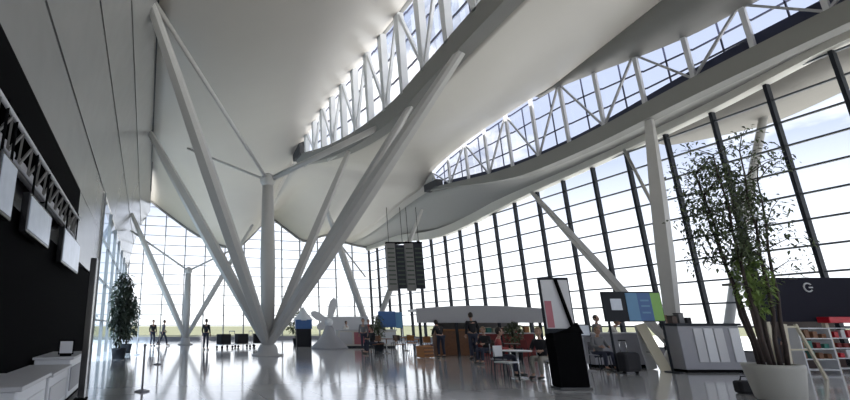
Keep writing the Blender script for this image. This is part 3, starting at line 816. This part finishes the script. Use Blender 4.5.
# ------------------------------------------------------------------ counter with white panels
r = thing('panelled_counter', 'long counter of white and dark panels left of the leafy tree', 'counter', (17.0, 11.2, 0), YAW)
MB().box(-.95, .95, 0, .6, .08, 1.38, .02).build('body', M['grey'], r)
MB().box(-1.0, 1.0, -.06, .66, 1.38, 1.45, .01).build('worktop', M['mull'], r)
MB().box(-.9, .9, .03, .56, 0, .08).build('plinth', M['black'], r)
for i, (x0, x1, mm) in enumerate([(-.5, -.22, 'lgrey'), (-.18, .10, 'white'), (.14, .42, 'lgrey'), (.62, .92, 'white')]):
    MB().box(x0, x1, -.025, 0, .3, 1.3, .006).build('front_panel', M[mm], r)
for i, (dx, mm, h, d_) in enumerate([(-.85, 'dwood', .22, 'dark wooden box on the panelled counter, leftmost'), (-.62, 'greyc', .3, 'grey upright box on the panelled counter'), (-.4, 'coat', .16, 'low black box on the panelled counter, rightmost')]):
    q = thing('counter_box', d_, 'box', (17.0+dx*math.cos(YAW)+.25*math.sin(-YAW), 11.2+dx*math.sin(YAW)+.25, 1.45), YAW, 'boxes on the panelled counter')
    MB().box(-.08, .08, -.1, .1, 0, h, .01).build('carton', M[mm], q); MB().box(-.085, .085, -.105, .105, h, h+.02, .005).build('lid', M['black'], q)

# ------------------------------------------------------------------ shop on the right
r = thing('shop_unit', 'open shop unit with dark fascia and red canopy at right edge', 'shop', (19.1, 10.6, 0), YAW)
W = 3.6
MB().box(-.38, W, 0, .12, 1.5, 2.86, .01).build('fascia', M['navy'], r)
# ring emblem on the fascia
m = MB(); cx, cz = 1.22, 2.55
m.tube([(cx+.13*math.cos(t), -.012, cz+.13*math.sin(t)) for t in [math.radians(40+i*280/20) for i in range(21)]], .022, 8, sy=1)
m.build('ring_emblem', M['lgrey'], r)
MB().box(cx+.02, cx+.14, -.025, -.003, cz-.02, cz+.02).build('emblem_bar', M['lgrey'], r)
MB().box(1.2, W, -.35, 0, 1.46, 1.64, .02).build('red_canopy', M['red'], r)
MB().box(.9, W, 1.6, 1.7, 0, 2.8).build('back_wall', M['dwood'], r)
MB().box(.1, W, .1, 1.65, 2.72, 2.8).build('roof', M['fascia'], r)
for x in (-.3, 1.5, W-.05): MB().box(x-.05, x+.05, .02, .12, 0, 1.5).build('post', M['cream'], r)
def shelf_rack(lx, ly, w, lb, seed, mats):
    c_, s_ = math.cos(YAW), math.sin(YAW)
    X, Y = 19.1+lx*c_-ly*s_, 10.6+lx*s_+ly*c_
    q = thing('shelf_rack', lb, 'shelf', (X, Y, 0), YAW, 'display racks in the shop')
    for sx in (0, w):
        MB().box(sx-.02, sx+.02, 0, .35, 0, 1.32).build('side_frame', M['white'], q)
    for z in (.1, .4, .7, 1.0, 1.3): MB().box(0, w, 0, .35, z-.015, z+.015).build('shelf', M['white'], q)
    random.seed(seed); k = 0
    for zi, z in enumerate((.415, .715, 1.015)):
        n = int(w/.2)
        for i in range(n):
            px = .1+i*(w-.2)/max(1, n-1); h = random.uniform(.12, .24); mm = random.choice(mats)
            o = MB().box(-.07, .07, -.08, .08, 0, h, .01).build('merchandise_box', M[mm], None)
            o.location = (X+px*c_-.17*s_, Y+px*s_+.17*c_, z); o.rotation_euler = (0, 0, YAW)
            cn = {'red': 'red', 'dred': 'dark red', 'white': 'white', 'teal': 'green', 'cream': 'cream', 'wood': 'brown', 'orange': 'orange'}[mm]
            tag(o, f"{cn} box on the {['lower', 'middle', 'upper'][zi]} shelf of the {seed_name[seed]}, {ordn[i]} from left", 'box', 'goods on the shop racks')
ordn = ['first', 'second', 'third', 'fourth', 'fifth', 'sixth', 'seventh', 'eighth']
seed_name = {11: 'left shop rack', 12: 'right shop rack'}
shelf_rack(.25, -.25, .95, 'white display rack with green and red goods at the shop front', 11, ['teal', 'dred', 'white', 'teal', 'wood'])
shelf_rack(1.55, .25, 1.5, 'white display rack with red goods under the red canopy', 12, ['red', 'dred', 'orange', 'white', 'wood', 'dred'])
r = thing('easel_frame', 'white slanting easel frame between the tree and the shop racks', 'easel', (17.2, 9.3, 0), YAW)
MB().bar((-.35, 0, 0), (-.12, .05, 1.42), .09, .05).build('leg', M['cream'], r)
MB().bar((.55, 0, 0), (.18, .05, 1.42), .07, .05).build('leg', M['cream'], r)
MB().bar((-.14, .06, 1.35), (.22, .06, 1.35), .05, .05).build('crossbar', M['cream'], r)
MB().bar((-.14, .06, .75), (.32, .06, .75), .04, .04).build('crossbar', M['cream'], r)

# ------------------------------------------------------------------ tall leafy tree in a pot
def leaf_cloud(m, centre, rad, n, size, droop=.3):
    for i in range(n):
        while True:
            p = Vector((random.uniform(-1, 1), random.uniform(-1, 1), random.uniform(-1, 1)))
            if p.length < 1: break
        p = Vector(centre)+Vector((p.x*rad[0], p.y*rad[1], p.z*rad[2]))
        d = Vector((random.uniform(-1, 1), random.uniform(-1, 1), random.uniform(-.9, .3))).normalized()
        s = d.cross(Vector((random.uniform(-.3, .3), random.uniform(-.3, .3), 1))).normalized(); L = size*random.uniform(.6, 1.3); w = L*.22
        a = m.bm.verts.new(p); b = m.bm.verts.new(p+d*L*.45+s*w); c = m.bm.verts.new(p+d*L-Vector((0, 0, L*droop))); e = m.bm.verts.new(p+d*L*.45-s*w)
        m.bm.faces.new([a, b, c]); m.bm.faces.new([a, c, e])
random.seed(21)
TX, TY = 12.02, 6.95
r = thing('potted_tree', 'tall airy leafy tree in a beige pot in the right foreground', 'tree', (TX, TY, 0))
MB().lathe([(.33, 0), (.36, .03), (.41, .35), (.45, .60), (.45, .66), (.38, .66), (.38, .58)], 32).build('pot', M['pot'], r)
MB().lathe([(.01, .60), (.38, .58)], 32, cap=False).build('soil', M['soil'], r)
ends = []
for i in range(6):
    a = i*PI/3+.4; rr = .13+.09*(i % 2)
    P = [Vector((rr*math.cos(a), rr*math.sin(a), .55))]
    lean = Vector((math.cos(a)*.10+.0, math.sin(a)*.10, 0))
    hgt = random.uniform(3.6, 4.6)
    for k in range(1, 9): P.append(P[0]+lean*(k/2.4)+Vector((random.uniform(-.03, .03), random.uniform(-.03, .03), hgt*k/8)))
    MB().tube(P, [.042*(1-.09*k) for k in range(9)], 8).build('stem', M['bark'], r)
    for k in range(4, 9):
        for _ in range(3):
            t = random.uniform(0, 2*PI); e = P[k]+Vector((math.cos(t)*random.uniform(.25, .8), math.sin(t)*random.uniform(.25, .8), random.uniform(.0, .45)))
            ends.append((P[k], e))
m = MB()
for a, e in ends:
    mid = a.lerp(e, .5)+Vector((0, 0, .08)); m.tube([a, mid, e], [.012, .008, .004], 5)
m.build('twigs', M['bark'], r)
m = MB()
for a, e in ends:
    leaf_cloud(m, a.lerp(e, .75), (.28, .28, .24), 30, .10)
leaf_cloud(m, (-.3, 0, 3.7), (.65, .65, 1.3), 1500, .10)
m.build('foliage', M['leaf'], r, norm=False)
m = MB(); leaf_cloud(m, (-.1, -.1, 2.3), (.3, .3, .75), 520, .13); m.build('lower_foliage', M['leafg'], r, norm=False)
r = thing('black_bag', 'small black bag on the floor against the beige tree pot', 'bag', (12.45, 7.75, 0), YAW)
MB().box(-.2, .2, -.1, .1, 0, .26, .05).build('bag_body', M['coat'], r)
MB().tube([(-.1, 0, .25), (-.06, 0, .34), (.06, 0, .34), (.1, 0, .25)], .012, 6).build('strap', M['black'], r)

# dark shrubs near the blue glass wall, green plants by the pavilion
def shrub(x, y, h, w, lb, leafm, n=500, pot=True, stem_h=.5, size=.2):
    r = thing('potted_shrub', lb, 'plant', (x, y, 0))
    MB().lathe([(.25, 0), (.3, .4), (.32, .45), (.27, .45), (.27, .40)], 20).build('pot', M['mull'], r)
    MB().lathe([(.01, .41), (.27, .40)], 20, cap=False).build('soil', M['soil'], r)
    MB().tube([(0, 0, .35), (.03, 0, h*.5), (0, .03, h*.85)], [.05, .035, .015], 8).build('stem', M['bark'], r)
    m = MB(); leaf_cloud(m, (0, 0, (h+stem_h)/2+.1), (w, w, (h-stem_h)/2), n, size); m.build('foliage', leafm, r, norm=False)
    return r
shrub(-1.0, 21.6, 3.6, .5, 'tall dark potted shrub standing before the blue glass wall', M['leafd'], 900, size=.28)
shrub(-.9, 26.5, 3.0, .6, 'second dark potted shrub, farther along the blue glass wall', M['leafd'], 800, size=.26)
shrub(12.9, 25.2, 1.9, .45, 'green potted plant left of the grey pavilion', M['leaf'], 260)
shrub(11.0, 34.5, 2.6, .8, 'bushy green plant behind the propeller sculpture', M['leaf'], 500, size=.25)
shrub(15.1, 17.3, 1.5, .35, 'small green potted plant in front of the pavilion', M['leaf'], 220)
shrub(16.6, 16.4, 1.3, .3, 'low dark potted plant right of the pavilion front', M['leafd'], 200)

# ------------------------------------------------------------------ sky, sun, camera
w = bpy.data.worlds.new('sky'); bpy.context.scene.world = w; w.use_nodes = True
nt = w.node_tree; bg = nt.nodes['Background']
tc = nt.nodes.new('ShaderNodeTexCoord'); sp = nt.nodes.new('ShaderNodeSeparateXYZ')
nt.links.new(tc.outputs['Generated'], sp.inputs[0])
cr = nt.nodes.new('ShaderNodeValToRGB'); e = cr.color_ramp.elements
e[0].position = 0.0; e[0].color = (1.0, 1.0, 1.0, 1); e[1].position = 1.0; e[1].color = (.28, .34, .48, 1)
x = cr.color_ramp.elements.new(.12); x.color = (.85, .88, .97, 1)
x = cr.color_ramp.elements.new(.27); x.color = (.42, .465, .60, 1)
nt.links.new(sp.outputs[2], cr.inputs[0])
mp = nt.nodes.new('ShaderNodeMapping'); mp.inputs['Scale'].default_value = (1, 1, 2.6); mp.inputs['Location'].default_value = (.3, .15, .1)
nt.links.new(tc.outputs['Generated'], mp.inputs[0])
ns = nt.nodes.new('ShaderNodeTexNoise'); ns.inputs['Scale'].default_value = 2.6; ns.inputs['Detail'].default_value = 7; ns.inputs['Roughness'].default_value = .55
nt.links.new(mp.outputs[0], ns.inputs[0])
c2 = nt.nodes.new('ShaderNodeValToRGB'); c2.color_ramp.elements[0].position = .50; c2.color_ramp.elements[1].position = .66
nt.links.new(ns.outputs['Fac'], c2.inputs[0])
mx = nt.nodes.new('ShaderNodeMixRGB'); mx.inputs[2].default_value = (1.05, 1.05, 1.07, 1)
nt.links.new(c2.outputs[0], mx.inputs[0]); nt.links.new(cr.outputs[0], mx.inputs[1])
nt.links.new(mx.outputs[0], bg.inputs[0]); bg.inputs[1].default_value = .88

sd = bpy.data.lights.new('sun', 'SUN'); sd.energy = 8.5; sd.angle = math.radians(2); sd.color = (1, .97, .92)
so = bpy.data.objects.new('sun', sd); C.objects.link(so)
so.rotation_euler = Vector((.45, .25, -1)).to_track_quat('-Z', 'Y').to_euler()

cam = bpy.data.cameras.new('camera'); co = bpy.data.objects.new('camera', cam); C.objects.link(co)
cam.sensor_width = 36; cam.lens = 466/850*36; cam.shift_x = (425-268)/850; cam.clip_end = 2000; cam.clip_start = .05
co.location = (0, 0, 1.4)
co.rotation_euler = (math.radians(90+15.0156), 0, math.radians(-14.3014))
sc = bpy.context.scene; sc.camera = co
sc.view_settings.view_transform = 'Standard'; sc.view_settings.look = 'None'
sc.view_settings.gamma = 1; sc.view_settings.exposure = 1.05; sc.view_settings.use_curve_mapping = False
sc.cycles.max_bounces = 10; sc.cycles.diffuse_bounces = 6; sc.cycles.transparent_max_bounces = 16
sc.cycles.use_denoising = True
